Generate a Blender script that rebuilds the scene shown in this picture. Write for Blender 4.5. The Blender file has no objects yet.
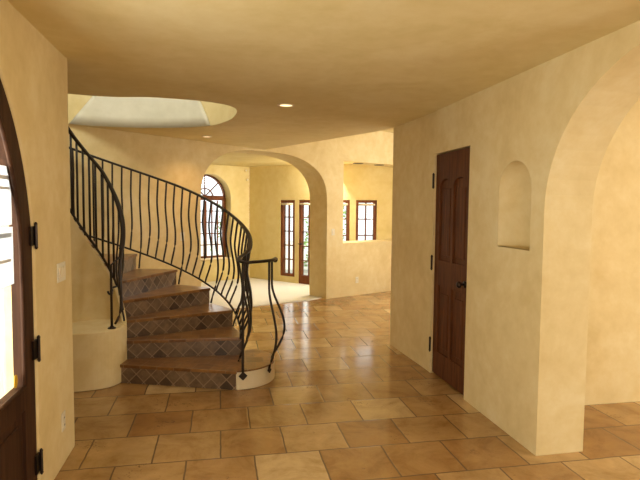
import bpy, bmesh, math, random
from mathutils import Vector, Matrix
from mathutils.geometry import tessellate_polygon
random.seed(7)
PI = math.pi
S = bpy.context.scene
COL = S.collection
R_ = math.radians

# ------------------------------------------------------------------ camera
cam_d = bpy.data.cameras.new('camera'); cam = bpy.data.objects.new('camera', cam_d); COL.objects.link(cam)
pitch, yaw, roll, FPX = .0607, .1897, .0088, 524.7
Fv = Vector((math.sin(yaw)*math.cos(pitch), math.cos(yaw)*math.cos(pitch), -math.sin(pitch)))
Rv = Vector((math.cos(yaw), -math.sin(yaw), 0)); Uv = Rv.cross(Fv)
R2 = Rv*math.cos(roll)+Uv*math.sin(roll); U2 = -Rv*math.sin(roll)+Uv*math.cos(roll)
M = Matrix((R2, U2, -Fv)).transposed().to_4x4(); M.translation = Vector((0, 0, 1.6))
cam.matrix_world = M
cam_d.sensor_width = 36; cam_d.lens = FPX*36/640; cam_d.clip_start = .05; cam_d.clip_end = 200
S.camera = cam

# ------------------------------------------------------------------ world, lights, exposure
S.view_settings.view_transform = 'Standard'; S.view_settings.look = 'None'
S.view_settings.gamma = 1; S.view_settings.use_curve_mapping = False
S.view_settings.exposure = 0.0
w = bpy.data.worlds.new('sky'); S.world = w; w.use_nodes = True
bg = w.node_tree.nodes['Background']; bg.inputs[0].default_value = (.93, .97, 1, 1); bg.inputs[1].default_value = 1.7

def area(name, loc, to, sx, sy, power, col=(1, .95, .86)):
    l = bpy.data.lights.new(name, 'AREA'); l.shape = 'RECTANGLE'; l.size = sx; l.size_y = sy
    l.energy = power; l.color = col
    o = bpy.data.objects.new(name, l); COL.objects.link(o); o.location = loc
    d = Vector(to)-Vector(loc); o.rotation_euler = d.to_track_quat('-Z', 'Y').to_euler()
    return o
area('daylight_entry_door', (-1.5, 2.0, 1.5), (1.5, 2.6, 1.2), 1.8, 2.0, 100)
area('fill_behind_camera', (.3, -2.7, 1.6), (.5, 4, 1.8), 2.4, 1.6, 62)  # added fill lamp behind the camera; the back wall has no window
area('fill_side_room', (5.6, 1.0, 1.6), (3.2, 3.6, 1.3), 2.2, 1.6, 140)  # lamp added inside the side room to brighten it; no window there
area('assumed_light_vestibule', (4.6, 7.4, 1.9), (2.0, 8.6, 1.8), 1.6, 1.8, 85)  # assumed source on the right: a lamp inside the vestibule, no window built
area('daylight_arched_window', (-.75, 12.9, 1.6), (.3, 9.6, .5), 1.8, 2.0, 45)
area('daylight_bay', (2.4, 12.6, 1.6), (1.0, 9.6, .3), 3.0, 2.2, 45)
area('fill_living_room', (2.1, 10.05, 2.40), (.2, 10.6, .6), 1.2, .7, 95)  # added fill lamp under the living room ceiling
area('assumed_light_stairwell', (-1.0, 5.0, 4.0), (-.95, 6.4, 2.7), 1.0, 1.0, 32, (1, .97, .9))  # assumed light from above, a lamp in the drum; no skylight is modelled
sun_d = bpy.data.lights.new('sun', 'SUN'); sun_d.energy = 9; sun_d.angle = .02; sun_d.color = (1, .97, .9)
sun = bpy.data.objects.new('sun', sun_d); COL.objects.link(sun); sun.rotation_euler = Vector((-.05, 1, -.9)).to_track_quat('-Z', 'Y').to_euler()

# ------------------------------------------------------------------ materials
def mat(name):
    m = bpy.data.materials.new(name); m.use_nodes = True
    nt = m.node_tree; return m, nt, nt.nodes['Principled BSDF']
def N(nt, t, **k):
    n = nt.nodes.new(t)
    for a, b in k.items(): setattr(n, a, b)
    return n
def ramp(nt, stops):
    r = N(nt, 'ShaderNodeValToRGB'); e = r.color_ramp.elements
    while len(e) < len(stops): e.new(.5)
    for i, (p, c) in enumerate(stops): e[i].position = p; e[i].color = (*c, 1)
    return r
def noise(nt, vec, scale, detail=4, rough=.55, dist=0):
    n = N(nt, 'ShaderNodeTexNoise'); n.inputs['Scale'].default_value = scale; n.inputs['Detail'].default_value = detail
    n.inputs['Roughness'].default_value = rough; n.inputs['Distortion'].default_value = dist
    nt.links.new(vec, n.inputs['Vector']); return n
def plaster(name, c1, c2, c3, bump=.12, rough=.75):
    m, nt, b = mat(name); L = nt.links
    tc = N(nt, 'ShaderNodeTexCoord')
    n1 = noise(nt, tc.outputs['Object'], 1.7, 6, .6, .6); n2 = noise(nt, tc.outputs['Object'], 9, 5, .6)
    mx = N(nt, 'ShaderNodeMath', operation='MULTIPLY_ADD'); mx.inputs[1].default_value = .35
    L.new(n2.outputs['Fac'], mx.inputs[0])
    m2 = N(nt, 'ShaderNodeMath', operation='MULTIPLY'); m2.inputs[1].default_value = .65
    L.new(n1.outputs['Fac'], m2.inputs[0]); L.new(m2.outputs[0], mx.inputs[2])
    r = ramp(nt, [(.36, c1), (.5, c2), (.64, c3)]); L.new(mx.outputs[0], r.inputs[0])
    L.new(r.outputs[0], b.inputs['Base Color']); b.inputs['Roughness'].default_value = rough
    b.inputs['Specular IOR Level'].default_value = .3
    bp = N(nt, 'ShaderNodeBump'); bp.inputs['Strength'].default_value = bump; bp.inputs['Distance'].default_value = .02
    n3 = noise(nt, tc.outputs['Object'], 5, 5, .6); L.new(n3.outputs['Fac'], bp.inputs['Height']); L.new(bp.outputs[0], b.inputs['Normal'])
    return m
M_PL = plaster('golden_plaster', (.665, .51, .24), (.73, .58, .295), (.785, .655, .375))
M_PLL = plaster('yellow_plaster', (.70, .55, .22), (.75, .605, .265), (.79, .66, .32))
M_CEIL = plaster('ceiling_plaster', (.73, .60, .28), (.785, .655, .335), (.83, .71, .40))
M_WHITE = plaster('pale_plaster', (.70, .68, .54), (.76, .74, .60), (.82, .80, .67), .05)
M_CREAM = plaster('cream_plaster', (.76, .63, .40), (.80, .68, .45), (.83, .72, .50))

def simple(name, c, rough=.5, metal=0, spec=.5):
    m, nt, b = mat(name); b.inputs['Base Color'].default_value = (*c, 1); b.inputs['Roughness'].default_value = rough
    b.inputs['Metallic'].default_value = metal; b.inputs['Specular IOR Level'].default_value = spec
    tc = N(nt, 'ShaderNodeTexCoord'); n = noise(nt, tc.outputs['Object'], 30, 3)
    mr = N(nt, 'ShaderNodeMapRange'); mr.inputs['To Min'].default_value = rough*.85; mr.inputs['To Max'].default_value = min(1, rough*1.15)
    nt.links.new(n.outputs['Fac'], mr.inputs[0]); nt.links.new(mr.outputs[0], b.inputs['Roughness'])
    return m
M_IRON = simple('wrought_iron', (.026, .016, .010), .42, .3)
M_BRONZE = simple('dark_bronze', (.03, .018, .012), .38, .7)
M_PLATE = simple('almond_plastic', (.74, .68, .53), .4)
M_SLOT = simple('dark_slot', (.05, .04, .03), .6)
M_PAPER = simple('white_paper', (.85, .87, .88), .8)
nt = M_PAPER.node_tree; tr = N(nt, 'ShaderNodeBsdfTranslucent'); tr.inputs[0].default_value = (.85, .88, .92, 1); ms = N(nt, 'ShaderNodeMixShader'); ms.inputs[0].default_value = .45
nt.links.new(nt.nodes['Principled BSDF'].outputs[0], ms.inputs[1]); nt.links.new(tr.outputs[0], ms.inputs[2]); nt.links.new(ms.outputs[0], nt.nodes['Material Output'].inputs[0])
M_BLUE = simple('blue_ink', (.5, .6, .78), .8)
M_GREYINK = simple('grey_ink', (.68, .68, .7), .8)
M_STICK = simple('yellow_sticker', (.75, .45, .02), .5)
M_TRIM = simple('cream_trim', (.8, .7, .5), .45)
M_BLACKISH = simple('dark_can', (.06, .045, .03), .5)
M_LEAF = simple('leaf', (.12, .22, .05), .7)
M_GROUND = simple('outdoor_gravel', (.45, .43, .36), .9)

def wood(name, c1, c2, c3, axis='Z'):
    m, nt, b = mat(name); L = nt.links
    tc = N(nt, 'ShaderNodeTexCoord'); mp = N(nt, 'ShaderNodeMapping')
    mp.inputs['Scale'].default_value = (14, 14, 1.1); L.new(tc.outputs['Object'], mp.inputs[0])
    n = noise(nt, mp.outputs[0], 2.2, 6, .6, .8)
    r = ramp(nt, [(.3, c1), (.5, c2), (.72, c3)]); L.new(n.outputs['Fac'], r.inputs[0])
    L.new(r.outputs[0], b.inputs['Base Color']); b.inputs['Roughness'].default_value = .6; b.inputs['Specular IOR Level'].default_value = .12
    bp = N(nt, 'ShaderNodeBump'); bp.inputs['Strength'].default_value = .15; bp.inputs['Distance'].default_value = .004
    L.new(n.outputs['Fac'], bp.inputs['Height']); L.new(bp.outputs[0], b.inputs['Normal'])
    return m
M_WOOD = wood('mahogany', (.065, .021, .007), (.11, .037, .012), (.16, .058, .019))
M_WOODE = wood('entry_wood', (.028, .012, .006), (.05, .021, .01), (.075, .033, .016))
M_WOODL = wood('window_wood', (.12, .04, .015), (.18, .06, .022), (.24, .085, .03))

# glass: mostly transparent with a mirror-like coat
M_GLASS = bpy.data.materials.new('window_glass'); M_GLASS.use_nodes = True
nt = M_GLASS.node_tree; nt.nodes.clear()
o_ = N(nt, 'ShaderNodeOutputMaterial'); t_ = N(nt, 'ShaderNodeBsdfTransparent'); g_ = N(nt, 'ShaderNodeBsdfGlossy'); mx_ = N(nt, 'ShaderNodeMixShader')
t_.inputs[0].default_value = (.96, .98, .96, 1); g_.inputs['Roughness'].default_value = .02
mx_.inputs[0].default_value = .05; nt.links.new(t_.outputs[0], mx_.inputs[1]); nt.links.new(g_.outputs[0], mx_.inputs[2]); nt.links.new(mx_.outputs[0], o_.inputs[0])

def emis(name, c, s):
    m = bpy.data.materials.new(name); m.use_nodes = True; nt = m.node_tree; nt.nodes.clear()
    o = N(nt, 'ShaderNodeOutputMaterial'); e = N(nt, 'ShaderNodeEmission'); e.inputs[0].default_value = (*c, 1); e.inputs[1].default_value = s
    nt.links.new(e.outputs[0], o.inputs[0]); return m
M_LAMP = emis('lamp_glow', (1, .74, .40), 2.2)
M_LAMPDIM = emis('lamp_glow_dim', (1, .72, .4), 1.6)

def floor_mat():
    m, nt, b = mat('travertine_tiles'); L = nt.links
    tc = N(nt, 'ShaderNodeTexCoord'); mp = N(nt, 'ShaderNodeMapping')
    TH = .4205
    mp.inputs['Location'].default_value = (-.004+.425*40, -2.90+TH*20, 0); L.new(tc.outputs['Object'], mp.inputs[0])
    # slight waviness of the joints
    wn = noise(nt, tc.outputs['Object'], 6, 2); sub = N(nt, 'ShaderNodeVectorMath', operation='SUBTRACT'); sub.inputs[1].default_value = (.5, .5, .5)
    L.new(wn.outputs['Color'], sub.inputs[0]); sc = N(nt, 'ShaderNodeVectorMath', operation='SCALE'); sc.inputs['Scale'].default_value = .012
    L.new(sub.outputs[0], sc.inputs[0]); ad = N(nt, 'ShaderNodeVectorMath', operation='ADD'); L.new(mp.outputs[0], ad.inputs[0]); L.new(sc.outputs[0], ad.inputs[1])
    def brick(mort, smooth):
        br = N(nt, 'ShaderNodeTexBrick'); br.offset = .5; br.offset_frequency = 2; br.squash = 1
        br.inputs['Color1'].default_value = (0, 0, 0, 1); br.inputs['Color2'].default_value = (1, 1, 1, 1); br.inputs['Mortar'].default_value = (.5, .5, .5, 1)
        br.inputs['Scale'].default_value = 1; br.inputs['Mortar Size'].default_value = mort; br.inputs['Mortar Smooth'].default_value = smooth
        br.inputs['Brick Width'].default_value = .425; br.inputs['Row Height'].default_value = TH
        L.new(ad.outputs[0], br.inputs['Vector']); return br
    b1 = brick(.006, .3); b2 = brick(.012, 1.0)
    tile = ramp(nt, [(0, (.31, .16, .052)), (.4, (.38, .215, .078)), (.8, (.44, .275, .112)), (1, (.58, .41, .20))]); L.new(b1.outputs['Color'], tile.inputs[0])
    n1 = noise(nt, tc.outputs['Object'], 3.2, 8, .7, .5)
    mot = ramp(nt, [(.32, (.68, .60, .46)), (.5, (1, 1, 1)), (.68, (1.25, 1.28, 1.32))]); L.new(n1.outputs['Fac'], mot.inputs[0])
    mul = N(nt, 'ShaderNodeMix', data_type='RGBA', blend_type='MULTIPLY'); mul.inputs[0].default_value = .95
    L.new(tile.outputs[0], mul.inputs[6]); L.new(mot.outputs[0], mul.inputs[7])
    # travertine pits
    n2 = noise(nt, tc.outputs['Object'], 38, 3, .5, 1.5); n3 = noise(nt, tc.outputs['Object'], 3.1, 2)
    pm = N(nt, 'ShaderNodeMath', operation='MULTIPLY'); L.new(n2.outputs['Fac'], pm.inputs[0]); L.new(n3.outputs['Fac'], pm.inputs[1])
    pr = ramp(nt, [(.385, (0, 0, 0)), (.42, (1, 1, 1))]); L.new(pm.outputs[0], pr.inputs[0])
    pit = N(nt, 'ShaderNodeMix', data_type='RGBA'); pit.inputs[7].default_value = (.16, .085, .035, 1)
    ph = N(nt, 'ShaderNodeMath', operation='MULTIPLY'); ph.inputs[1].default_value = .75; L.new(pr.outputs[0], ph.inputs[0])
    L.new(ph.outputs[0], pit.inputs[0]); L.new(mul.outputs[2], pit.inputs[6])
    gr = N(nt, 'ShaderNodeMix', data_type='RGBA'); gr.inputs[7].default_value = (.15, .09, .045, 1)
    L.new(b1.outputs['Fac'], gr.inputs[0]); L.new(pit.outputs[2], gr.inputs[6]); L.new(gr.outputs[2], b.inputs['Base Color'])
    rr = N(nt, 'ShaderNodeMapRange'); rr.inputs['To Min'].default_value = .08; rr.inputs['To Max'].default_value = .26
    L.new(n1.outputs['Fac'], rr.inputs[0]); L.new(rr.outputs[0], b.inputs['Roughness'])
    hs = N(nt, 'ShaderNodeMath', operation='MULTIPLY_ADD'); hs.inputs[1].default_value = -1; L.new(b2.outputs['Fac'], hs.inputs[0])
    n4 = noise(nt, tc.outputs['Object'], 4, 3); m4 = N(nt, 'ShaderNodeMath', operation='MULTIPLY'); m4.inputs[1].default_value = .5; L.new(n4.outputs['Fac'], m4.inputs[0])
    L.new(m4.outputs[0], hs.inputs[2])
    bp = N(nt, 'ShaderNodeBump'); bp.inputs['Strength'].default_value = .22; bp.inputs['Distance'].default_value = .005
    L.new(hs.outputs[0], bp.inputs['Height']); L.new(bp.outputs[0], b.inputs['Normal'])
    return m
M_FLOOR = floor_mat()

def diamond_mat():
    m, nt, b = mat('diamond_slate_tiles'); L = nt.links
    uv = N(nt, 'ShaderNodeUVMap'); mp = N(nt, 'ShaderNodeMapping'); mp.vector_type = 'POINT'
    mp.inputs['Rotation'].default_value = (0, 0, PI/4); mp.inputs['Location'].default_value = (5.0, 5.0, 0)
    L.new(uv.outputs[0], mp.inputs[0])
    br = N(nt, 'ShaderNodeTexBrick'); br.offset = 0; br.inputs['Color1'].default_value = (0, 0, 0, 1); br.inputs['Color2'].default_value = (1, 1, 1, 1)
    br.inputs['Scale'].default_value = 1; br.inputs['Mortar Size'].default_value = .005; br.inputs['Mortar Smooth'].default_value = .2
    br.inputs['Brick Width'].default_value = .1; br.inputs['Row Height'].default_value = .1; L.new(mp.outputs[0], br.inputs['Vector'])
    r = ramp(nt, [(0, (.07, .045, .03)), (.2, (.14, .09, .055)), (.7, (.20, .135, .085)), (1, (.25, .17, .105))]); L.new(br.outputs['Color'], r.inputs[0])
    tc = N(nt, 'ShaderNodeTexCoord'); n = noise(nt, tc.outputs['Object'], 16, 5, .6)
    mo = ramp(nt, [(.3, (.6, .6, .6)), (.7, (1.4, 1.35, 1.25))]); L.new(n.outputs['Fac'], mo.inputs[0])
    mul = N(nt, 'ShaderNodeMix', data_type='RGBA', blend_type='MULTIPLY'); mul.inputs[0].default_value = .8; L.new(r.outputs[0], mul.inputs[6]); L.new(mo.outputs[0], mul.inputs[7])
    gr = N(nt, 'ShaderNodeMix', data_type='RGBA'); gr.inputs[7].default_value = (.29, .205, .13, 1)
    L.new(br.outputs['Fac'], gr.inputs[0]); L.new(mul.outputs[2], gr.inputs[6]); L.new(gr.outputs[2], b.inputs['Base Color'])
    b.inputs['Roughness'].default_value = .33
    bp = N(nt, 'ShaderNodeBump'); bp.inputs['Strength'].default_value = .3; bp.inputs['Distance'].default_value = .005; bp.invert = True
    L.new(br.outputs['Fac'], bp.inputs['Height']); L.new(bp.outputs[0], b.inputs['Normal'])
    return m
M_DIAM = diamond_mat()
def tread_mat():
    m, nt, b = mat('tread_slate_tiles'); L = nt.links
    uv = N(nt, 'ShaderNodeUVMap')
    br = N(nt, 'ShaderNodeTexBrick'); br.offset = .5; br.inputs['Color1'].default_value = (0, 0, 0, 1); br.inputs['Color2'].default_value = (1, 1, 1, 1)
    br.inputs['Scale'].default_value = 1; br.inputs['Mortar Size'].default_value = .004; br.inputs['Brick Width'].default_value = .16; br.inputs['Row Height'].default_value = .16
    L.new(uv.outputs[0], br.inputs['Vector'])
    r = ramp(nt, [(0, (.17, .075, .024)), (.5, (.25, .12, .038)), (1, (.34, .18, .065))]); L.new(br.outputs['Color'], r.inputs[0])
    tc = N(nt, 'ShaderNodeTexCoord'); n = noise(nt, tc.outputs['Object'], 9, 6, .65, 1.5)
    mo = ramp(nt, [(.3, (.5, .45, .4)), (.7, (1.4, 1.35, 1.2))]); L.new(n.outputs['Fac'], mo.inputs[0])
    mul = N(nt, 'ShaderNodeMix', data_type='RGBA', blend_type='MULTIPLY'); mul.inputs[0].default_value = .8; L.new(r.outputs[0], mul.inputs[6]); L.new(mo.outputs[0], mul.inputs[7])
    gr = N(nt, 'ShaderNodeMix', data_type='RGBA'); gr.inputs[7].default_value = (.25, .15, .08, 1)
    L.new(br.outputs['Fac'], gr.inputs[0]); L.new(mul.outputs[2], gr.inputs[6]); L.new(gr.outputs[2], b.inputs['Base Color'])
    b.inputs['Roughness'].default_value = .3
    return m
M_TREAD = tread_mat()
def carpet_mat():
    m, nt, b = mat('cream_carpet'); L = nt.links
    tc = N(nt, 'ShaderNodeTexCoord'); n = noise(nt, tc.outputs['Object'], 120, 3)
    r = ramp(nt, [(.3, (.72, .68, .56)), (.7, (.82, .79, .68))]); L.new(n.outputs['Fac'], r.inputs[0]); L.new(r.outputs[0], b.inputs['Base Color'])
    b.inputs['Roughness'].default_value = .95
    bp = N(nt, 'ShaderNodeBump'); bp.inputs['Strength'].default_value = .4; bp.inputs['Distance'].default_value = .01; L.new(n.outputs['Fac'], bp.inputs['Height']); L.new(bp.outputs[0], b.inputs['Normal'])
    return m
M_CARPET = carpet_mat()

# ------------------------------------------------------------------ mesh helpers
def link(name, bm, m, parent=None, smooth=False, bevel=0, bang=.6):
    me = bpy.data.meshes.new(name)
    bmesh.ops.recalc_face_normals(bm, faces=bm.faces) if not bm.loops.layers.uv or True else None
    bm.to_mesh(me); bm.free()
    for x in (m if isinstance(m, (list, tuple)) else [m]): me.materials.append(x)
    o = bpy.data.objects.new(name, me); COL.objects.link(o)
    if smooth:
        for p in me.polygons: p.use_smooth = True
    if bevel:
        b = o.modifiers.new('bevel', 'BEVEL'); b.width = bevel; b.segments = 3; b.limit_method = 'ANGLE'; b.angle_limit = bang; b.use_clamp_overlap = True
        b.harden_normals = False
    if parent: o.parent = parent
    return o
def struct(o): o['kind'] = 'structure'; return o
def tag(o, label, cat, group=None):
    o['label'] = label; o['category'] = cat
    if group: o['group'] = group
    return o
def empty(name, loc=(0, 0, 0), rz=0):
    o = bpy.data.objects.new(name, None); COL.objects.link(o); o.location = loc; o.rotation_euler = (0, 0, rz); o.empty_display_size = .1; return o
def box(bm, c, s, rz=0, mi=0):
    r = bmesh.ops.create_cube(bm, size=1)
    mt = Matrix.Translation(c) @ Matrix.Rotation(rz, 4, 'Z') @ Matrix.Diagonal((*s, 1))
    bmesh.ops.transform(bm, matrix=mt, verts=r['verts'])
    for f in {f for v in r['verts'] for f in v.link_faces}: f.material_index = mi
    return r['verts']
def cyl(bm, c, r1, r2, h, axis='Z', seg=20, mi=0):
    r = bmesh.ops.create_cone(bm, cap_ends=True, segments=seg, radius1=r1, radius2=r2, depth=h)
    rot = {'Z': Matrix.Identity(4), 'X': Matrix.Rotation(PI/2, 4, 'Y'), 'Y': Matrix.Rotation(-PI/2, 4, 'X')}[axis]
    bmesh.ops.transform(bm, matrix=Matrix.Translation(c) @ rot, verts=r['verts'])
    for f in {f for v in r['verts'] for f in v.link_faces}: f.material_index = mi
    return r['verts']
def tube(bm, pts, r, seg=8, flat=1.0, radii=None):
    """sweep along pts; flat scales the vertical half-size"""
    pts = [Vector(p) for p in pts]; n = len(pts); rings = []
    for i, p in enumerate(pts):
        t = (pts[min(i+1, n-1)]-pts[max(i-1, 0)]).normalized()
        up = Vector((0, 0, 1)) if abs(t.z) < .95 else Vector((1, 0, 0))
        a = t.cross(up).normalized(); b = a.cross(t).normalized()
        rr = radii[i] if radii else r
        rings.append([bm.verts.new(p+a*rr*math.cos(2*PI*k/seg+PI/seg)+b*rr*flat*math.sin(2*PI*k/seg+PI/seg)) for k in range(seg)])
    for i in range(n-1):
        for k in range(seg):
            bm.faces.new((rings[i][k], rings[i][(k+1) % seg], rings[i+1][(k+1) % seg], rings[i+1][k]))
    bm.faces.new(rings[0]); bm.faces.new(rings[-1][::-1])
def catmull(P, n=8, closed=False):
    P = [Vector(p) for p in P]; out = []; m = len(P)
    for i in range(m if closed else m-1):
        g = (lambda k: P[k % m]) if closed else (lambda k: P[max(0, min(m-1, k))])
        a, b, c, d = g(i-1), g(i), g(i+1), g(i+2)
        for j in range(n):
            t = j/n; out.append(.5*((2*b)+(c-a)*t+(2*a-5*b+4*c-d)*t*t+(3*b-a-3*c+d)*t**3))
    if not closed: out.append(P[-1])
    return out

def slab(name, outer, z0, z1, m, holes=()):
    """horizontal slab with holes"""
    loops = [[Vector((x, y, 0)) for x, y in l] for l in [outer, *holes]]
    tri = tessellate_polygon(loops); flat = [v for l in loops for v in l]
    bm = bmesh.new(); lo = [bm.verts.new((v.x, v.y, z0)) for v in flat]; hi = [bm.verts.new((v.x, v.y, z1)) for v in flat]
    for t in tri:
        try: bm.faces.new([lo[i] for i in t]); bm.faces.new([hi[i] for i in t])
        except ValueError: pass
    k = 0
    for l in loops:
        for i in range(len(l)):
            a, b = k+i, k+(i+1) % len(l); bm.faces.new((lo[a], lo[b], hi[b], hi[a]))
        k += len(l)
    return link(name, bm, m)

def arch(c, a, spring, h, step=None):
    """top curve: half ellipse over a span centred at c"""
    return lambda s: spring+h*math.sqrt(max(0, 1-((s-c)/a)**2))
def sarch(c, a, spring, h, n=2.6):
    return lambda s: spring+h*max(0, 1-(abs(s-c)/a)**n)**(1/n)
def wall(name, path, th, m, z0=0, z1=3.05, ops=(), parent=None, bevel=0, top=None, s0=None, s1=None, breaks=(), back=None, fn=None):
    """vertical wall following a polyline. th: thickness to the LEFT of travel direction (may be negative).
    ops: (sa, sb, bottom z, top z or function). top: optional function for the upper edge."""
    P = [Vector((x, y, 0)) for x, y in path]
    cum = [0]
    for i in range(len(P)-1): cum.append(cum[-1]+(P[i+1]-P[i]).length)
    nor = []
    for i in range(len(P)):
        ds = []
        if i: ds.append((P[i]-P[i-1]).normalized())
        if i < len(P)-1: ds.append((P[i+1]-P[i]).normalized())
        ns = [Vector((-d.y, d.x, 0)) for d in ds]; a = sum(ns, Vector()).normalized(); nor.append(a/max(.3, a.dot(ns[0])))
    def at(s, t):
        for i in range(len(P)-1):
            if s <= cum[i+1]+1e-7 or i == len(P)-2:
                k = (s-cum[i])/(cum[i+1]-cum[i]); k = k if i == len(P)-2 and k <= 1 else max(0, min(1, k))
                return P[i].lerp(P[i+1], k)+nor[i].lerp(nor[i+1], k)*t
    s0 = 0 if s0 is None else s0; s1 = cum[-1] if s1 is None else s1
    bs = {s0, s1, *[c for c in cum if s0 < c < s1], *breaks}
    for (a, b, zb, zt) in ops:
        bs |= {a, b}
        if callable(zt):
            for k in range(1, 28): bs.add((a+b)/2-(b-a)/2*math.cos(PI*k/28))
    bs = sorted(round(x, 6) for x in bs); bs = [x for i, x in enumerate(bs) if i == 0 or x-bs[i-1] > 1e-5]
    ev = lambda f, s: f(s) if callable(f) else f
    T = (lambda s: top(s)) if top else (lambda s: z1)
    cols = []
    for i in range(len(bs)-1):
        a, b = bs[i], bs[i+1]; mid = (a+b)/2
        act = sorted([o for o in ops if o[0]-1e-6 < mid < o[1]+1e-6], key=lambda o: o[2])
        fl = [(z0, z0)]; segs = []; cur = (z0, z0)
        for o in act:
            zb = (ev(o[2], a), ev(o[2], b)); zt = (ev(o[3], a), ev(o[3], b))
            if max(zb)-z0 > 1e-6 or cur != (z0, z0): segs.append((cur, zb))
            cur = zt
        segs.append((cur, (T(a), T(b)))); cols.append(segs)
    zs = {}
    for i, segs in enumerate(cols):
        for lo, hi in segs:
            for k, s in enumerate((bs[i], bs[i+1])):
                zs.setdefault(s, set()).update((round(lo[k], 5), round(hi[k], 5)))
    bm = bmesh.new(); cache = {}
    def V(s, z, t):
        key = (s, round(z, 5), t)
        if key not in cache:
            p = at(s, t); p.z = z
            if fn: p = fn(p, s, z, t)
            cache[key] = bm.verts.new(p)
        return cache[key]
    def F(vs):
        u = []
        for v in vs:
            if v not in u: u.append(v)
        if len(u) > 2:
            try: bm.faces.new(u)
            except ValueError: pass
    ts = (0, th)
    for i, segs in enumerate(cols):
        a, b = bs[i], bs[i+1]
        for lo, hi in segs:
            la = sorted(z for z in zs[a] if lo[0]-1e-5 <= z <= hi[0]+1e-5); lb = sorted(z for z in zs[b] if lo[1]-1e-5 <= z <= hi[1]+1e-5)
            for t in ts: F([V(a, z, t) for z in la]+[V(b, z, t) for z in reversed(lb)])
            F([V(a, lo[0], 0), V(b, lo[1], 0), V(b, lo[1], th), V(a, lo[0], th)]); F([V(a, hi[0], 0), V(b, hi[1], 0), V(b, hi[1], th), V(a, hi[0], th)])
    # vertical closing faces where coverage changes
    def cover(i, k):
        if i < 0 or i >= len(cols): return []
        return [(lo[k], hi[k]) for lo, hi in cols[i]]
    for j, s in enumerate(bs):
        L_, R__ = cover(j-1, 1), cover(j, 0); z = sorted(zs[s])
        for q in range(len(z)-1):
            mz = (z[q]+z[q+1])/2; inl = any(a < mz < b for a, b in L_); inr = any(a < mz < b for a, b in R__)
            if inl != inr: F([V(s, z[q], 0), V(s, z[q+1], 0), V(s, z[q+1], th), V(s, z[q], th)])
    return link(name, bm, m, parent, bevel=bevel)

# ------------------------------------------------------------------ shell
LOW, HIGH = 2.53, 3.05
XL, XR = -.945, 2.02
A_, B_, D_, E_ = (-2.9, 5.45), (.69, 8.5), (1.845, 8.985), (4.75, 10.46)
KK = Vector((.66, 11.9)); LWd = Vector((-.85, -.53)).normalized(); RWd = Vector((.68, -.73)).normalized()

struct(slab('floor', [(-3.3, -3.2), (6.2, -3.2), (6.2, 10.9), (-3.3, 10.9)], -.1, 0, M_FLOOR))
cp = [(-3.9, 6.2), (-.40, 7.95), (.394, 8.40), (1.53, 8.89), (1.95, 9.2), (4.8, 10.6), (4.8, 10.75), (2.0, 10.75), (.66, 12.2), (-3.9, 9.4)]
struct(slab('floor', cp, .0, .014, M_CARPET))

well = catmull([(p[0], p[1], 0) for p in [(.13, 5.02), (.17, 5.25), (.14, 5.6), (.09, 5.80), (-.02, 6.08), (-.17, 6.29), (-.45, 6.46), (-.8, 6.57), (-1.26, 6.60), (-1.65, 6.48), (-2.1, 6.05), (-2.45, 5.55), (-2.6, 5.0), (-2.3, 4.62), (-1.6, 4.62), (-1.25, 4.74), (-.9, 4.79), (-.58, 4.73), (-.2, 4.78), (0, 4.87)]], 5, True)
well2 = [(p.x, p.y) for p in well]
struct(slab('ceiling', [(-3.1, -3.2), (6.2, -3.2), (6.2, 5.95), (2.1, 5.95), (XR+.0, 5.86), (.69, 8.62), (-3.1, 5.4)], LOW, LOW+.55, M_CEIL, [well2]))
struct(slab('ceiling', [(-.4, 7.6), (.69, 8.45), (2.1, 5.7), (6.2, 5.7), (6.2, 10.9), (3.4, 9.95), (1.8, 9.2), (.6, 8.8)], HIGH, HIGH+.1, M_CEIL))
struct(slab('ceiling', [(-3.9, 5.2), (-3.05, 5.42), (.62, 8.56), (1.76, 9.05), (4.7, 10.55), (6.2, 10.9), (2.0, 10.9), (.7, 12.3), (-3.9, 9.4)], 2.50, LOW+.12, M_PLL))
# upper stairwell drum above the ceiling opening
bm = bmesh.new(); n = len(well)
vs = [[bm.verts.new((p.x, p.y, z)) for p in well] for z in (LOW+.55, 4.3)]
for i in range(n): bm.faces.new((vs[0][i], vs[0][(i+1) % n], vs[1][(i+1) % n], vs[1][i]))
o = struct(link('wall_stairwell', bm, M_WHITE)); sm = o.modifiers.new('thick', 'SOLIDIFY'); sm.thickness = .06; sm.offset = 1
struct(slab('ceiling', [(-3.1, 4.2), (.6, 4.2), (.6, 7.1), (-3.1, 7.1)], 4.3, 4.36, M_WHITE))
# paler panel laid over the far side of the drum, with slanting edges, hugging the opening
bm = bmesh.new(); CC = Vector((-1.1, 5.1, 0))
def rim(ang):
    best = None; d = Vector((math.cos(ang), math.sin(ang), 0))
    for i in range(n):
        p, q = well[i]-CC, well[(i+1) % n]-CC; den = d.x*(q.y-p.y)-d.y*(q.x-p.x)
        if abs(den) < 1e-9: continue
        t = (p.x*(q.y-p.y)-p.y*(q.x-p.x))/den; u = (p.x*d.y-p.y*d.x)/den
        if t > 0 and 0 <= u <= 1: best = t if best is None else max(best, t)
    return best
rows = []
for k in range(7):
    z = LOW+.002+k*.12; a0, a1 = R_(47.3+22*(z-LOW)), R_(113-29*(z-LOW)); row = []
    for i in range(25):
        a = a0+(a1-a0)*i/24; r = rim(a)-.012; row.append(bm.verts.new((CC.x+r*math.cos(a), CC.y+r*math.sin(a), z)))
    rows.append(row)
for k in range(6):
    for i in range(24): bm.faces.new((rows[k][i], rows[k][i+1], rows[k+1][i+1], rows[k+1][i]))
o = struct(link('wall_stairwell', bm, M_WHITE, smooth=True)); sm = o.modifiers.new('thick', 'SOLIDIFY'); sm.thickness = .01

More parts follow.
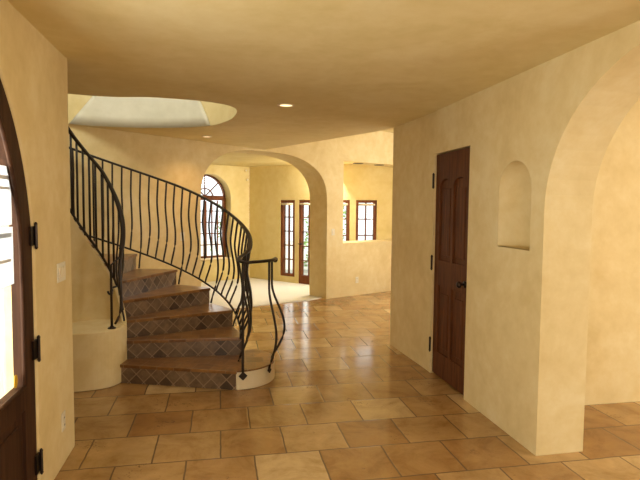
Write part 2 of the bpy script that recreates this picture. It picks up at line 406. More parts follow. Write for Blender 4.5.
# right wall with arch, closet door opening; niche is a shallow rounded pocket
# path travels +y at x=XR, thickness to the right -> negative
wall('wall_right', [(XR, -3.2), (XR, 4.9), (XR-.045, 5.85)], -.35, M_PL, ops=[(4.2, 6.2, 0, arch(5.2, 1.0, 1.6, .85)), (7.232, 7.955, 0, 2.125), (6.347, 6.757, 1.33, arch(6.552, .205, 1.735, .205))], bevel=.018)['kind'] = 'structure'
# niche pocket
bm = bmesh.new(); rows = []
for k in range(15):
    v = k/14; row = []
    for i in range(13):
        u = -1+2*i/12
        z0 = 1.336; zt = 1.735
        if k < 6: z = z0+(zt-z0)*k/5; hw = .205
        else: a = (k-5)/9*PI/2; z = zt+.205*math.sin(a); hw = .205*math.cos(a)
        dp = .16*math.sqrt(max(0, 1-u*u))*(1 if k < 6 else math.cos((k-5)/9*PI/2)**.6 if k < 14 else 0)
        row.append(bm.verts.new((XR+.004+dp, 3.352+u*hw*.99, z)))
    rows.append(row)
for k in range(14):
    for i in range(12): bm.faces.new((rows[k][i], rows[k][i+1], rows[k+1][i+1], rows[k+1][i]))
bm.faces.new(rows[0])
bmesh.ops.remove_doubles(bm, verts=bm.verts, dist=1e-5)
o = struct(link('wall_niche', bm, M_PL)); 
for p in o.data.polygons: p.use_smooth = abs(p.normal.z) < .95
# little wall thickness plug behind the niche so that no light leaks
bm = bmesh.new(); box(bm, (XR+.25, 3.352, 1.65), (.18, .6, .8)); struct(link('wall_niche', bm, M_PL))

ENT = arch(5.2, .95, 1.3, 1.13)
wall('wall_left', [(XL, -3.2), (XL, 3.65)], .17, M_PL, ops=[(4.25, 6.15, 0, ENT)], bevel=.02)['kind'] = 'structure'
wall('wall_stair_side', [(XL-.02, 3.65), (-3.07, 3.65)], .08, M_PL)['kind'] = 'structure'
wall('wall_exterior', [(XL-.17, 3.57), (-3.07, 3.57)], .07, M_WHITE)['kind'] = 'structure'
wall('wall_stair_side', [(-2.92, 3.5), (-2.92, 5.6)], .15, M_PL)['kind'] = 'structure'
wall('wall_back', [(-1.2, -3.1), (6.1, -3.1)], -.15, M_PL)['kind'] = 'structure'
# far wall: stair side, big arch, pass-through
import bisect
L1 = (Vector(B_)-Vector(A_)).length; L2 = (Vector(D_)-Vector(B_)).length
sA, sB = L1-1.25, L1+L2; mid_ = (sA+sB)/2; ha = (sB-sA)/2
def splay(p, s, z, t):
    if t != 0 and mid_ < s <= sB+1e-4:
        k = (s-mid_)/ha
        if abs(z-sarch(mid_, ha, 1.68, .82)(s)) < .002 or (abs(s-sB) < 1e-4 and z < 1.69):
            dd = (Vector(D_)-Vector(B_)).normalized(); p = p-Vector((dd.x, dd.y, 0))*.05*k; p.z = z-.005
            if z < .01: p.z = 0
    return p
wall('wall_far', [A_, B_, D_, E_], .45, M_PL, ops=[(sA, sB, 0, sarch(mid_, ha, 1.68, .82)), (sB+.37, sB+2.45, .976, 2.445)], bevel=.008, fn=splay)['kind'] = 'structure'
wall('wall_closet', [(XR+.3, 5.85), (6.1, 5.85)], -.15, M_PL)['kind'] = 'structure'
wall('wall_side_room', [(XR+.3, 3.74), (6.1, 3.74)], .15, M_PL)['kind'] = 'structure'
wall('wall_side_room', [(6.0, -3.2), (6.0, 3.9)], -.15, M_PL)['kind'] = 'structure'
wall('wall_vestibule', [(5.2, 5.7), (5.2, 10.9)], -.15, M_PL)['kind'] = 'structure'
# living room bay
LWop = (.485, 1.505, .48, arch(.995, .51, 1.80, .50))
KL = KK+LWd*5.2
p2 = lambda v: (v.x, v.y)
wl = wall('wall_living_left', [p2(KK), p2(KL)], -.3, M_PLL, z1=2.6, ops=[LWop], bevel=.015); struct(wl)
KR = KK+RWd*1.95
struct(wall('wall_living_bay', [p2(KK), p2(KR)], .15, M_PLL, z1=2.6, ops=[(.917, 1.315, .14, 1.766), (1.42, 1.90, 0, 1.766)]))
struct(wall('wall_living_right', [(KR.x-.02, 10.55), (5.3, 10.55)], .15, M_PLL, z1=2.6, ops=[(.28, .68, .3, 1.775), (.81, 1.26, .3, 1.775)]))
struct(wall('wall_living_left', [p2(KL), (-3.1, 5.3)], -.15, M_PLL, z1=2.6))

# ------------------------------------------------------------------ windows and glazed doors
def framed(name, origin, ang, W, z0, z1, cols, rows, fw=.05, dp=.06, kick=0, m=M_WOODL, mw=.02):
    """frame in the x-z plane starting at origin, along +x of the rotated frame"""
    e = empty(name, (origin[0], origin[1], 0), ang); struct(e)
    bm = bmesh.new()
    box(bm, (fw/2, 0, (z0+z1)/2), (fw, dp, z1-z0)); box(bm, (W-fw/2, 0, (z0+z1)/2), (fw, dp, z1-z0))
    box(bm, (W/2, 0, z1-fw/2), (W-2*fw, dp, fw)); box(bm, (W/2, 0, z0+(fw+kick)/2), (W-2*fw, dp, fw+kick))
    link('window_frame', bm, m, e, bevel=.004)
    a, b, c, d = fw, W-fw, z0+fw+kick, z1-fw
    bm = bmesh.new()
    for i in range(1, cols): box(bm, (a+(b-a)*i/cols, 0, (c+d)/2), (mw, dp*.5, d-c))
    for j in range(1, rows): box(bm, (W/2, 0, c+(d-c)*j/rows), (b-a, dp*.45, mw))
    link('muntins', bm, m, e)
    bm = bmesh.new(); box(bm, (W/2, .005, (c+d)/2), (b-a, .005, d-c)); link('pane', bm, M_GLASS, e)
    return e
def along(base, d, s, off, n): return (base.x+d.x*s+n[0]*off, base.y+d.y*s+n[1]*off)
nR = (-RWd.y, RWd.x)
angR = math.atan2(RWd.y, RWd.x)
wA = framed('window_2', along(KK, RWd, .919, .06, nR), angR, .394, .142, 1.764, 2, 5, .06, .10)
dB = framed('door_3', along(KK, RWd, 1.422, .06, nR), angR, .476, .016, 1.764, 2, 5, .055, .10, kick=.12)
wC = framed('window_3', (KR.x-.02+.282, 10.61), 0, .396, .302, 1.773, 2, 4, .055, .10)
wD = framed('window_4', (KR.x-.02+.812, 10.61), 0, .446, .302, 1.773, 2, 4, .055, .10)
for e, W in ((wA, .394), (dB, .476), (wC, .396), (wD, .446)):
    bm = bmesh.new(); cyl(bm, (W/2, -.075, 1.68), .022, .022, W-.1, 'X', 14); o = link('roller_shade', bm, M_TRIM, e, True)
bm = bmesh.new(); cyl(bm, (.06, -.065, .85), .022, .022, .03, 'Y'); box(bm, (.06, -.09, .85), (.09, .012, .016)); link('door_handle', bm, M_BRONZE, dB)

# arched window
e = empty('window_1', (*along(KK, LWd, .995, .23, (LWd.y, -LWd.x)), 0), math.atan2(-LWd.y, -LWd.x)); struct(e)
hw, sp, rt = .505, 1.80, .495
def arcpts(r, n=28, rz=None): return [(r*math.cos(PI*k/n), 0, sp+(rz or r)*math.sin(PI*k/n)) for k in range(n+1)]
bm = bmesh.new()
box(bm, (-hw+.03, 0, (sp+.484)/2), (.06, .07, sp-.484)); box(bm, (hw-.03, 0, (sp+.484)/2), (.06, .07, sp-.484))
box(bm, (0, 0, .514), (2*hw-.12, .07, .06)); box(bm, (0, 0, sp), (2*hw-.10, .08, .10)); box(bm, (0, 0, 1.13), (.05, .07, sp-.6+.0))
link('window_frame', bm, M_WOODL, e, bevel=.004)
bm = bmesh.new()
def arcbar(r, w, dp):
    o_, i_ = arcpts(r), arcpts(r-w); q = []
    for a, b in zip(o_, i_): q.append([bm.verts.new((a[0], -dp/2, a[2])), bm.verts.new((a[0], dp/2, a[2])), bm.verts.new((b[0], dp/2, b[2])), bm.verts.new((b[0], -dp/2, b[2]))])
    for k in range(len(q)-1):
        for j in range(4): bm.faces.new((q[k][j], q[k][(j+1) % 4], q[k+1][(j+1) % 4], q[k+1][j]))
    bm.faces.new(q[0]); bm.faces.new(q[-1])
arcbar(rt, .025, .07); arcbar(.21, .02, .03)
for a in (45, 90, 135):
    tube(bm, [(.21*0*math.cos(R_(a)), 0, sp+.03), (.475*math.cos(R_(a)), 0, sp+.475*math.sin(R_(a)))], .015, 4)
link('fanlight_bars', bm, M_WOODL, e)
bm = bmesh.new()
for x in (-.31, -.17, .17, .31): box(bm, (x, 0, 1.14), (.02, .03, 1.2))
for j in range(1, 5): box(bm, (0, 0, .54+1.22*j/5), (2*hw-.12, .028, .02))
link('muntins', bm, M_WOODL, e)
bm = bmesh.new(); vs = [bm.verts.new((x, .004, z)) for x, _, z in [(hw-.02, 0, .5)]+[(p[0]*.99, 0, p[2]) for p in arcpts(.49)]+[(-hw+.02, 0, .5)]]
bm.faces.new(vs); link('pane', bm, M_GLASS, e)
bm = bmesh.new(); box(bm, (0, -.14, .492), (2*hw-.01, .25, .02)); link('window_sill', bm, M_CREAM, e, bevel=.005)

# ------------------------------------------------------------------ entry door (two arched leaves)
def leaf(name, hinge_y, sgn):
    """leaf from centre y=2.0 to y=2.0+sgn*.94"""
    e = empty(name, (XL-.06, 2.0, 0)); struct(e)
    Wd = .94
    tp = lambda s: 1.3+1.115*math.sqrt(max(0, 1-(s/.945)**2))
    gt = lambda s: 1.3+.98*math.sqrt(max(0, 1-(s/.80)**2)) if s < .80 else 1.3
    br = [Wd*math.sin(PI/2*k/24) for k in range(1, 24)]
    P = [(0, .004*sgn), (0, (Wd+.004)*sgn)]
    fr = wall('door_leaf', P, -.05*sgn, M_WOODE, z0=.012, ops=[(.12, .79, .70, gt), (.12, .79, .12, .58)], top=tp, breaks=br, parent=e, bevel=.006)
    fr.location = (0, 0, 0)
    # lower raised panel
    bm = bmesh.new(); box(bm, (-.0+.025, sgn*(.459), .35), (.02, .68, .47)); v = box(bm, (.035, sgn*.459, .35), (.02, .56, .35))
    link('raised_panel', bm, M_WOODE, e, bevel=.008)
    bm = bmesh.new()
    pts = [(.1, .68), (.80, .68), (.80, 1.3)]+[(.81*math.cos(t), 1.3+1.0*math.sin(t)) for t in [PI/2*k/16*.93 for k in range(1, 17)] if .81*math.cos(t) > .1]+[(.1, 2.28)]
    vs = [bm.verts.new((.022, sgn*y, z)) for y, z in pts]; bm.faces.new(vs)
    link('pane', bm, M_GLASS, e)
    bm = bmesh.new()   # inner glazing bead
    gp = [(.792, .70)]+[(.79, .7+.6*k/6) for k in range(1, 7)]+[(.79*math.cos(t), 1.3+.98*math.sin(t)) for t in [PI/2*k/20*.9 for k in range(1, 21)]]
    tube(bm, [(.052, sgn*y, z) for y, z in gp], .011, 6); tube(bm, [(.052, sgn*.12, .70), (.052, sgn*.79, .70)], .011, 6)
    link('glazing_bead', bm, M_WOODE, e, True)
    for z in (1.444, .849, .238):
        bm = bmesh.new(); box(bm, (.057, sgn*.930, z), (.010, .052, .10))
        cyl(bm, (.069, sgn*.953, z), .008, .008, .12, seg=12); cyl(bm, (.069, sgn*.953, z+.065), .010, .004, .012, seg=12); cyl(bm, (.069, sgn*.953, z-.065), .004, .010, .012, seg=12)
        link('hinge', bm, M_BRONZE, e)
    return e
dl = leaf('door_1', 0, 1); dr = leaf('door_4', 0, -1)
dl['label'] = 'arched glazed wooden entry door leaf with notices taped on'; dr['label'] = 'arched glazed wooden entry door leaf nearer the camera'
# papers and sticker
def paper(y, z, kind, label):
    X = XL-.033
    bm = bmesh.new(); box(bm, (X, y, z), (.0015, .21, .275)); mats = [M_PAPER, M_BLUE, M_GREYINK]
    if kind == 0:
        box(bm, (X+.0012, y+.02, z+.085), (.0006, .11, .018), mi=2)
        box(bm, (X+.0012, y, z+.035), (.0006, .17, .012), mi=2)
    else:
        box(bm, (X+.0012, y+.01, z+.10), (.0006, .15, .022), mi=1)
        box(bm, (X+.0012, y, z-.02), (.0006, .15, .014), mi=2)
    tag(link('paper_notice', bm, mats), label, 'notice', 'paper notices taped to the entry door glass')
paper(2.645, 1.645, 0, 'upper white paper notice with grey heading taped inside the entry door glass')
paper(2.652, 1.36, 1, 'lower white paper notice with a blue band on the entry door glass')
bm = bmesh.new(); cyl(bm, (XL-.036, 2.755, .74), .022, .022, .002, 'X', 24); bmesh.ops.scale(bm, vec=(1, 1, 1.5), verts=bm.verts, space=Matrix.Translation((0, 0, -.74)))
tag(link('sticker', bm, M_STICK), 'small oval yellow sticker in the lower corner of the entry door glass', 'sticker')

# ------------------------------------------------------------------ closet door
e = empty('door_2', (XR+.022, 4.034, 0)); struct(e)
Wd, Hd = .716, 2.10
cr = lambda c: (lambda s: 1.80+.05*math.sqrt(max(0, 1-((s-c)/.125)**2)))
wall('door_leaf', [(0, .002), (0, .002+Wd)], -.045, M_WOOD, z0=.015, z1=Hd+.015, ops=[(.085, .335, 1.12, arch(.21, .125, 1.80, .08)), (.381, .631, 1.12, arch(.506, .125, 1.80, .08)), (.085, .335, .24, .88), (.381, .631, .24, .88)], parent=e, bevel=.006)
for c in (.212, .508):
    for z0, z1 in ((1.12, 1.86), (.24, .88)):
        bm = bmesh.new(); box(bm, (.026, c, (z0+z1)/2), (.016, .258, z1-z0+.03)); box(bm, (.017, c, (z0+z1)/2-.01), (.012, .17, z1-z0-.12)); link('raised_panel', bm, M_WOOD, e, bevel=.006)
for z in (1.87, 1.085, .285):
    bm = bmesh.new(); cyl(bm, (-.026, Wd+.010, z), .010, .010, .12, seg=12); box(bm, (-.012, Wd+.012, z), (.02, .012, .10)); cyl(bm, (-.026, Wd+.010, z+.066), .013, .005, .018, seg=12); cyl(bm, (-.026, Wd+.010, z-.066), .005, .013, .018, seg=12)
    link('hinge', bm, M_BRONZE, e)
bm = bmesh.new(); cyl(bm, (-.005, .065, .965), .028, .028, .012, 'X'); cyl(bm, (-.028, .065, .965), .010, .010, .045, 'X')
r = bmesh.ops.create_uvsphere(bm, u_segments=18, v_segments=12, radius=.029); bmesh.ops.transform(bm, matrix=Matrix.Translation((-.058, .065, .965)) @ Matrix.Diagonal((.75, 1, 1, 1)), verts=r['verts'])
link('door_knob', bm, M_BRONZE, e, True)
bm = bmesh.new(); box(bm, (.30, .35, 1.06), (.02, .9, 2.2)); link('closet_backing', bm, M_SLOT, e)

# ------------------------------------------------------------------ staircase
RH = .175; DT = 21.4; CO = Vector((-1.1, 5.1, 0)); RO = 1.31; CI = Vector((-1.15, 5.06, 0)); RI = .30
th_n = lambda k: -1.8+DT*(k-2)
nz = lambda th: RH*((th+1.8)/DT+2)          # nosing line height at an angle
def po(th, r=RO, z=0): return Vector((CO.x+r*math.cos(R_(th)), CO.y+r*math.sin(R_(th)), z))
def pi_(th, r=RI, z=0): return Vector((CI.x+r*math.cos(R_(th)), CI.y+r*math.sin(R_(th)), z))
stair = tag(empty('staircase', (CO.x, CO.y, 0)), 'curved staircase with brown stone treads and diamond patterned tile risers', 'staircase')
def put(o):
    o.parent = stair; o.matrix_parent_inverse = Matrix.Translation((-CO.x, -CO.y, 0)); return o
NST = 10
for k in range(1, NST+1):
    a0, a1 = th_n(k), th_n(k+1)+1.5; z = RH*k
    def outer(th):
        if k == 1: # the first step flares slightly towards the pedestal
            f = max(0, min(1, (a1-th)/(a1-a0))); p = po(th, RO+.05*f); return p
        return po(th)
    def inner(th):
        d = (po(th)-CO).normalized(); 
        # hit the inner drum from the tower centre
        q = CO-CI; bq = q.dot(d); c = q.length_squared-(RI-.01)**2; return CO+d*(-bq+math.sqrt(bq*bq-c))
    def ring(zz, grow=0, g0=0):
        out = [outer(a0+(a1-a0)*i/6) for i in range(7)]; inn = [inner(a0+(a1-a0)*i/6) for i in range(7)]
        if k == 1: inn[0] = Vector((-.885, 4.935, 0)); inn[1] = Vector((-.87, 5.0, 0))
        if g0:
            t = Vector((math.sin(R_(a0)), -math.cos(R_(a0)), 0)); out[0] = out[0]+t*g0; inn[0] = inn[0]+t*g0
        return [Vector((p.x, p.y, zz)) for p in out], [Vector((p.x, p.y, zz)) for p in inn]
    def solid(zb, zt, g0, mlist, name, facemat):
        bm = bmesh.new(); uvl = bm.loops.layers.uv.new('UVMap')
        ob, ib = ring(zb, g0=g0); ot, it = ring(zt, g0=g0)
        V4 = [[bm.verts.new(p) for p in l] for l in (ob, ib, ot, it)]
        def face(vs, mi):
            f = bm.faces.new(vs); f.material_index = mi; return f
        for i in range(6):
            face((V4[2][i], V4[2][i+1], V4[3][i+1], V4[3][i]), facemat[1]); face((V4[0][i], V4[0][i+1], V4[1][i+1], V4[1][i]), facemat[2])
            face((V4[0][i], V4[0][i+1], V4[2][i+1], V4[2][i]), facemat[2]); face((V4[1][i], V4[1][i+1], V4[3][i+1], V4[3][i]), facemat[2])
        face((V4[0][0], V4[1][0], V4[3][0], V4[2][0]), facemat[0]); face((V4[0][6], V4[1][6], V4[3][6], V4[2][6]), facemat[2])
        o0, i0 = ob[0], ib[0]; dr = (o0-i0).normalized(); tt = Vector((-dr.y, dr.x, 0))
        for f in bm.faces:
            flat = abs((V4[2][0].co-V4[3][0].co).normalized().z) < 2
            for l in f.loops:
                c = l.vert.co-i0; top = f.material_index == facemat[1] and all(abs(v.co.z-zt) < 1e-4 for v in f.verts)
                l[uvl].uv = (c.dot(dr)+.03*k, c.dot(tt)) if top else (c.dot(dr)+.0707+.13*k, l.vert.co.z-(z-RH)-(.0175))
        return put(link(name, bm, mlist, bevel=.004 if name == 'tread' else 0))
    zb = 0 if k <= 7 else z-.42
    solid(zb, z-.03, 0, [M_DIAM, M_CREAM], 'riser', (0, 1, 1))
    solid(z-.03, z, .018, [M_TREAD], 'tread', (0, 0, 0))
# inner drum: solid core to the ledge, then a thin helical parapet rising round the far side
bm = bmesh.new()
seg = 48
dp_ = [pi_(a, RI) for a in range(0, 205, 8)]+catmull([(-1.75, 4.93, 0), (-1.78, 4.80, 0), (-1.68, 4.72, 0), (-1.4, 4.715, 0), (-1.2, 4.735, 0), (-1.04, 4.765, 0), (-.935, 4.83, 0), (-.875, 4.94, 0)], 4)
seg = len(dp_); top = [bm.verts.new((p.x, p.y, .51)) for p in dp_]; bot = [bm.verts.new((p.x, p.y, 0)) for p in dp_]
for i in range(seg): bm.faces.new((bot[i], bot[(i+1) % seg], top[(i+1) % seg], top[i]))
bm.faces.new(top); bm.faces.new(bot)
put(link('newel_drum', bm, M_PL, bevel=.012))
bm = bmesh.new(); rows = []
for i in range(61):
    th = -8+198*i/60; zt = max(.52, nz(th)+.035-.04*max(0, min(1, (th-80)/70)))
    rows.append([bm.verts.new(p) for p in (pi_(th, RI+.0, .505), pi_(th, RI+.0, zt), pi_(th, RI-.045, zt), pi_(th, RI-.045, .505))])
for i in range(60):
    for j in range(4): bm.faces.new((rows[i][j], rows[i][(j+1) % 4], rows[i+1][(j+1) % 4], rows[i+1][j]))
bm.faces.new(rows[0]); bm.faces.new(rows[-1])
put(link('inner_parapet', bm, M_PL, bevel=.010))
# starting pedestal
PC = Vector((.145, 4.93, 0)); PR = .37
bm = bmesh.new(); pp = [PC+Vector((PR*math.cos(R_(a)), PR*math.sin(R_(a)), 0)) for a in range(-90, 61, 6)]+[Vector((.1, 5.2, 0)), Vector((.1, 4.62, 0))]
b_ = [bm.verts.new((p.x, p.y, 0)) for p in pp]; t_ = [bm.verts.new((p.x, p.y, .160)) for p in pp]
for i in range(len(pp)): bm.faces.new((b_[i], b_[(i+1) % len(pp)], t_[(i+1) % len(pp)], t_[i]))
bm.faces.new(b_); bm.faces.new(t_); put(link('pedestal', bm, M_CREAM, bevel=.008))
bm = bmesh.new(); uvl = bm.loops.layers.uv.new('UVMap'); b_ = [bm.verts.new((p.x, p.y, .160)) for p in pp]; t_ = [bm.verts.new((p.x, p.y, .174)) for p in pp]
for i in range(len(pp)): bm.faces.new((b_[i], b_[(i+1) % len(pp)], t_[(i+1) % len(pp)], t_[i]))
bm.faces.new(b_); bm.faces.new(t_)
for f in bm.faces:
    for l in f.loops: l[uvl].uv = (l.vert.co.x, l.vert.co.y)
put(link('pedestal_cap', bm, M_TREAD))

# ------------------------------------------------------------------ outer railing
HR = .955
rail1 = tag(empty('stair_railing', (CO.x, CO.y, 0)), 'black wrought iron outer railing with bowed balusters sweeping up the curved stairs', 'railing')
rail2 = tag(empty('stair_railing', (CI.x, CI.y, 0)), 'black wrought iron inner railing twisting up around the plaster ledge', 'railing')
def put_r(o, r=rail1):
    o.parent = r; o.matrix_parent_inverse = Matrix.Translation(-r.location); return o
RR = RO-.01; RT = RO+.085
hr_ = lambda th: .91+.05*max(0, min(1, (th-20)/40))
zr = lambda th: nz(th)+hr_(th)
rt_ = lambda th: RT if th > -6 else RT-.07*min(1, (-6-th)/14)
pts = [po(th, rt_(th), zr(th)) for th in range(184, -13, -4)]
e0 = po(-17, RO+.02, 1.145)
ped = lambda a, z, r=PR: Vector((PC.x+r*math.cos(R_(a)), PC.y+r*math.sin(R_(a)), z))
pts2 = [ped(a, 1.125) for a in range(-80, -4, 5)]
pts2 = [Vector((p.x, p.y, 1.125)) for p in pts2]
allp = catmull(pts[::3]+[e0]+pts2[::3]+[ped(-8, 1.125)], 5)
bm = bmesh.new(); tube(bm, allp, .023, 8, .6); 
r = bmesh.ops.create_uvsphere(bm, u_segments=12, v_segments=8, radius=.026); bmesh.ops.transform(bm, matrix=Matrix.Translation(ped(-8, 1.115)), verts=r['verts'])
put_r(link('handrail', bm, M_IRON, smooth=True))
bm = bmesh.new(); tube(bm, [po(th, RR, nz(th)+.03) for th in range(184, -7, -3)], .011, 6, 1.0); put_r(link('bottom_rail', bm, M_IRON, smooth=True))
def baluster(p, zt, zb, out, amp, r=.0085, inn=0.0, lean=0.0):
    q = []
    for i in range(25):
        t = i/24; z = zt+(zb-zt)*t
        f = 0 if t < .25 else math.sin(PI*((t-.25)/.75)**1.25)**1.3
        q.append(Vector((p.x, p.y, z))+out*(amp*f+lean*(1-t)**1.5))
    return q
i = 0; th = -12.0
while th < 183:
    p = po(th, RR); out = (p-CO); out.z = 0; out.normalize(); st = (th+1.8)/DT; frac = st-math.floor(st)
    foot = i % 5 == 2
    zb = nz(th)+.03 if th > 0 else (.36 if th > -4 else .180)
    if foot and th > 0: zb = RH*(math.floor(st)+2)+.006
    bm = bmesh.new(); tube(bm, baluster(p, zr(th)-.005, zb, out, .085, lean=rt_(th)-RR), .0105, 6); put_r(link('baluster', bm, M_IRON, smooth=True))
    th += DT/5; i += 1
# pedestal posts with diamond feet
def post(a, amp, zt, zb, plate=True, rad=.011, inn=0):
    p = ped(a, 0, PR+.012 if plate else PR-.03); out = (p-PC); out.z = 0; out.normalize()
    b = bmesh.new(); tube(b, baluster(p, zt, zb, out, amp, inn=0), rad, 8); o = put_r(link('baluster', b, M_IRON, smooth=True))
    if plate:
        b = bmesh.new(); s = .04 if amp == 0 else .028
        vs = [b.verts.new(p+Vector((0, 0, zb))+out*f+x) for f in (-.0, .012) for x in (Vector((-out.y, out.x, 0))*s, Vector((0, 0, s)), Vector((out.y, -out.x, 0))*s, Vector((0, 0, -s)))]
        b.faces.new(vs[:4]); b.faces.new(vs[4:]); [b.faces.new((vs[k], vs[(k+1) % 4], vs[4+(k+1) % 4], vs[4+k])) for k in range(4)]
        link_o = link('foot_plate', b, M_IRON, bevel=.003); put_r(link_o)
post(-82, 0, 1.12, .13, True, .012)
post(-40, .08, 1.12, .13, True, .011)
post(-8, .12, 1.12, .182, False, .011)

# ------------------------------------------------------------------ inner railing
zi = lambda th: nz(th)+.92-.15*max(0, min(1, (th-80)/70))
zl = lambda th: nz(th)+.085-.04*max(0, min(1, (th-80)/70))
RB = RI-.022
pts = [pi_(th, RB, zi(th)) for th in range(188, -16, -5)]
pts += [pi_(-18, RB, 1.0), pi_(-20, RB+.012, .86), pi_(-20, RB+.014, .70), pi_(-24, RB, .60), pi_(-32, RB-.01, .545)]
cpn = catmull(pts, 2); bm = bmesh.new(); tube(bm, cpn, .024, 8, .7, radii=[.024 if len(cpn)-q > 9 else .011+.0014*(len(cpn)-q) for q in range(len(cpn))]); put_r(link('handrail', bm, M_IRON, smooth=True), rail2)
bm = bmesh.new(); bp = [pi_(th, RB, zl(th)) for th in range(188, 44, -5)]
tube(bm, bp, .012, 6)
inw = (CI-bp[-1]); inw.z = 0; inw.normalize()
sc_ = [bp[-1]+Vector((0, 0, -.005)), bp[-1]+inw*.045+Vector((.0, 0, -.012))]+[bp[-1]+inw*.06+Vector((.02*math.cos(R_(a))-.015, 0, -.045+.03*math.sin(R_(a)))) for a in range(60, -200, -30)]
tube(bm, sc_, .010, 6); put_r(link('bottom_rail', bm, M_IRON, smooth=True), rail2)
for th in (184, 172, 159, 147, 136, 125, 114, 103, 92, 80, 68, 56):
    bm = bmesh.new(); p = pi_(th, RB); tube(bm, [(p.x, p.y, zl(th)), (p.x, p.y, zi(th)-.005)], .0105, 6); put_r(link('baluster', bm, M_IRON, smooth=True), rail2)
for th in (40, 24, 8):
    bm = bmesh.new(); p = pi_(th, RB); out = (p-CI).normalized()
    tube(bm, baluster(p, zi(th)-.005, max(.532, nz(th)+.06), -out, .03), .0085, 6); put_r(link('baluster', bm, M_IRON, smooth=True), rail2)
bm = bmesh.new(); p = pi_(-38, RB-.02); tube(bm, [(p.x, p.y, .512), (p.x, p.y, 1.08), (pi_(-20, RB).x, pi_(-20, RB).y, 1.14)], .011, 8); put_r(link('post', bm, M_IRON, smooth=True), rail2)
bm = bmesh.new(); cyl(bm, (p.x, p.y, .516), .038, .03, .010, seg=20); cyl(bm, (p.x, p.y, .526), .022, .014, .012, seg=16); put_r(link('foot_plate', bm, M_IRON), rail2)

# ------------------------------------------------------------------ recessed lights
def downlight(x, y, lit, label, r=.085, z=LOW):
    e = tag(empty('recessed_light', (x, y, z)), label, 'ceiling light', 'recessed ceiling lights')
    bm = bmesh.new(); v = []
    for k in range(28):
        a = 2*PI*k/28; v.append([bm.verts.new((q*math.cos(a), q*math.sin(a), zz)) for q, zz in ((r, 0), (r*.97, -.006), (r*.72, -.007), (r*.70, -.001))])
    for k in range(28):
        for j in range(3): bm.faces.new((v[k][j], v[(k+1) % 28][j], v[(k+1) % 28][j+1], v[k][j+1]))
    link('trim_ring', bm, M_TRIM if lit != 0 else M_BLACKISH, e, True)
    bm = bmesh.new(); cyl(bm, (0, 0, -.0015), r*.71, r*.71, .002, seg=28); link('lamp_lens', bm, [M_BLACKISH, M_LAMPDIM, M_LAMP][lit], e)
downlight(.596, 4.794, 2, 'lit recessed light in the middle of the hall ceiling', .082)
downlight(-.16, 7.15, 1, 'dim recessed light in the ceiling past the stairwell opening', .07)
downlight(2.557, 9.60, 0, 'dark unlit recessed light in the pass-through soffit, on the left', .10, 2.4445)
downlight(3.04, 9.83, 0, 'dark unlit recessed light in the pass-through soffit, on the right', .10, 2.4445)
l = bpy.data.lights.new('downlight', 'SPOT'); l.energy = 12; l.color = (1, .75, .45); l.spot_size = 2.2; l.spot_blend = .8; l.shadow_soft_size = .05
o = bpy.data.objects.new('downlight', l); COL.objects.link(o); o.location = (.596, 4.794, LOW-.02)
l = bpy.data.lights.new('downlight', 'SPOT'); l.energy = 22; l.color = (1, .62, .28); l.spot_size = 2.3; l.spot_blend = .8; l.shadow_soft_size = .05
o = bpy.data.objects.new('downlight', l); COL.objects.link(o); o.location = (-.16, 7.15, LOW-.02)

# ------------------------------------------------------------------ switches and outlets
def plate(name, p, d, label, cat, gang=1, outlet=False):
    """p: centre on the wall; d: direction facing into the room"""
    d = Vector((d[0], d[1], 0)).normalized(); e = tag(empty(name, p, math.atan2(d.y, d.x)), label, cat)
    W = .07+.046*(gang-1)
    bm = bmesh.new(); box(bm, (.003, 0, 0), (.006, W, .115)); link('cover_plate', bm, M_PLATE, e, bevel=.003)
    for g in range(gang):
        y = (g-(gang-1)/2)*.046
        if outlet:
            for z in (.022, -.022):
                bm = bmesh.new(); box(bm, (.007, y, z), (.003, .034, .030)); box(bm, (.009, y-.007, z), (.002, .003, .010), mi=1); box(bm, (.009, y+.007, z), (.002, .003, .010), mi=1)
                link('socket', bm, [M_PLATE, M_SLOT], e)
        else:
            bm = bmesh.new(); box(bm, (.009, y, 0), (.007, .030, .062)); link('rocker', bm, M_TRIM, e, bevel=.002)
plate('light_switch', (XL, 3.40, 1.20), (1, 0), 'almond triple light switch on the left wall beyond the entry door', 'light switch', 3)
plate('wall_outlet', (XL, 3.38, .284), (1, 0), 'almond wall outlet low on the left wall by the entry door', 'outlet', 1, True)
plate('light_switch', (XR, 5.60, 1.214), (-1, 0), 'small switch plate on the right wall near its far corner', 'light switch')
plate('wall_outlet', (XR, 5.42, .30), (-1, 0), 'small outlet low on the right wall left of the closet door', 'outlet', 1, True)
wd = (Vector(E_)-Vector(D_)).normalized(); wn = (wd.y, -wd.x)
q = Vector(D_)+wd*.14; plate('light_switch', (q.x, q.y, 1.18), wn, 'switch plate on the far wall between the arch and the pass-through', 'light switch')
q = Vector(D_)+wd*.72; plate('wall_outlet', (q.x, q.y, .285), wn, 'outlet on the far wall below the pass-through', 'outlet', 1, True)
sd = (Vector(B_)-Vector(A_)).normalized(); sn = (sd.y, -sd.x)
q = Vector(B_)-sd*1.57; plate('light_switch', (q.x, q.y, 1.19), sn, 'switch plate on the wall behind the stair railing beside the arch', 'light switch')
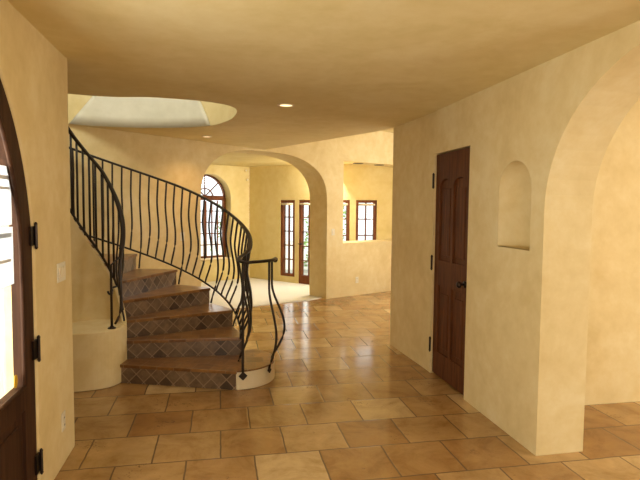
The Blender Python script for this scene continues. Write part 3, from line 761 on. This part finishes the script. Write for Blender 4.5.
# small round devices in the living room corner
for s_, z_, lb in ((.10, 2.42, 'upper round pale sensor high in the living room corner'), (.06, 2.22, 'lower round pale sensor high in the living room corner')):
    q = KK+LWd*s_; nn = Vector((-LWd.y, LWd.x)); nn = nn if nn.y < 0 else -nn
    e = tag(empty('wall_sensor', (q.x, q.y, z_), math.atan2(nn.y, nn.x)), lb, 'sensor')
    bm = bmesh.new(); cyl(bm, (.012, 0, 0), .04, .034, .024, 'X'); link('housing', bm, M_PLL, e, bevel=.003)
    bm = bmesh.new(); cyl(bm, (.027, 0, 0), .02, .015, .008, 'X'); link('dome', bm, M_PLATE, e)

# ------------------------------------------------------------------ outside: gravel, shrubs
struct(slab('floor_terrace', [(-14, -8), (-1.2, -8), (-1.2, 3.4), (-3.3, 3.6), (-4.2, 9.6), (.6, 12.5), (2.1, 10.85), (12, 10.85), (12, 26), (-14, 26)], -.12, -.06, M_GROUND))
def shrub(x, y, s, seed, label):
    rnd = random.Random(seed); bm = bmesh.new()
    for k in range(420):
        a = rnd.random()*2*PI; u = rnd.random(); r = s*.5*math.sqrt(rnd.random())*(1-.55*u); z = u*s*1.3
        c = Vector((r*math.cos(a), r*math.sin(a), z+.05)); t = Vector((rnd.uniform(-1, 1), rnd.uniform(-1, 1), rnd.uniform(-.3, 1))).normalized(); b = t.orthogonal().normalized()
        L_ = .10+.06*rnd.random()
        bm.faces.new([bm.verts.new(c), bm.verts.new(c+t*L_*.5+b*L_*.25), bm.verts.new(c+t*L_), bm.verts.new(c+t*L_*.5-b*L_*.25)])
    e = tag(empty('shrub', (x, y, -.06)), label, 'shrub'); link('foliage', bm, M_LEAF, e)
    bm = bmesh.new(); tube(bm, [(0, 0, 0), (.02, .01, s*.5), (-.02, 0, s)], .025*s, 6); link('stem', bm, M_WOOD, e)
shrub(2.6, 13.6, 1.2, 1, 'green shrub outside the glazed garden door')
shrub(.6, 15.6, 1.9, 2, 'tall green shrub outside the arched window')
shrub(3.4, 15.4, 1.7, 3, 'leafy green shrub outside the narrow bay window')
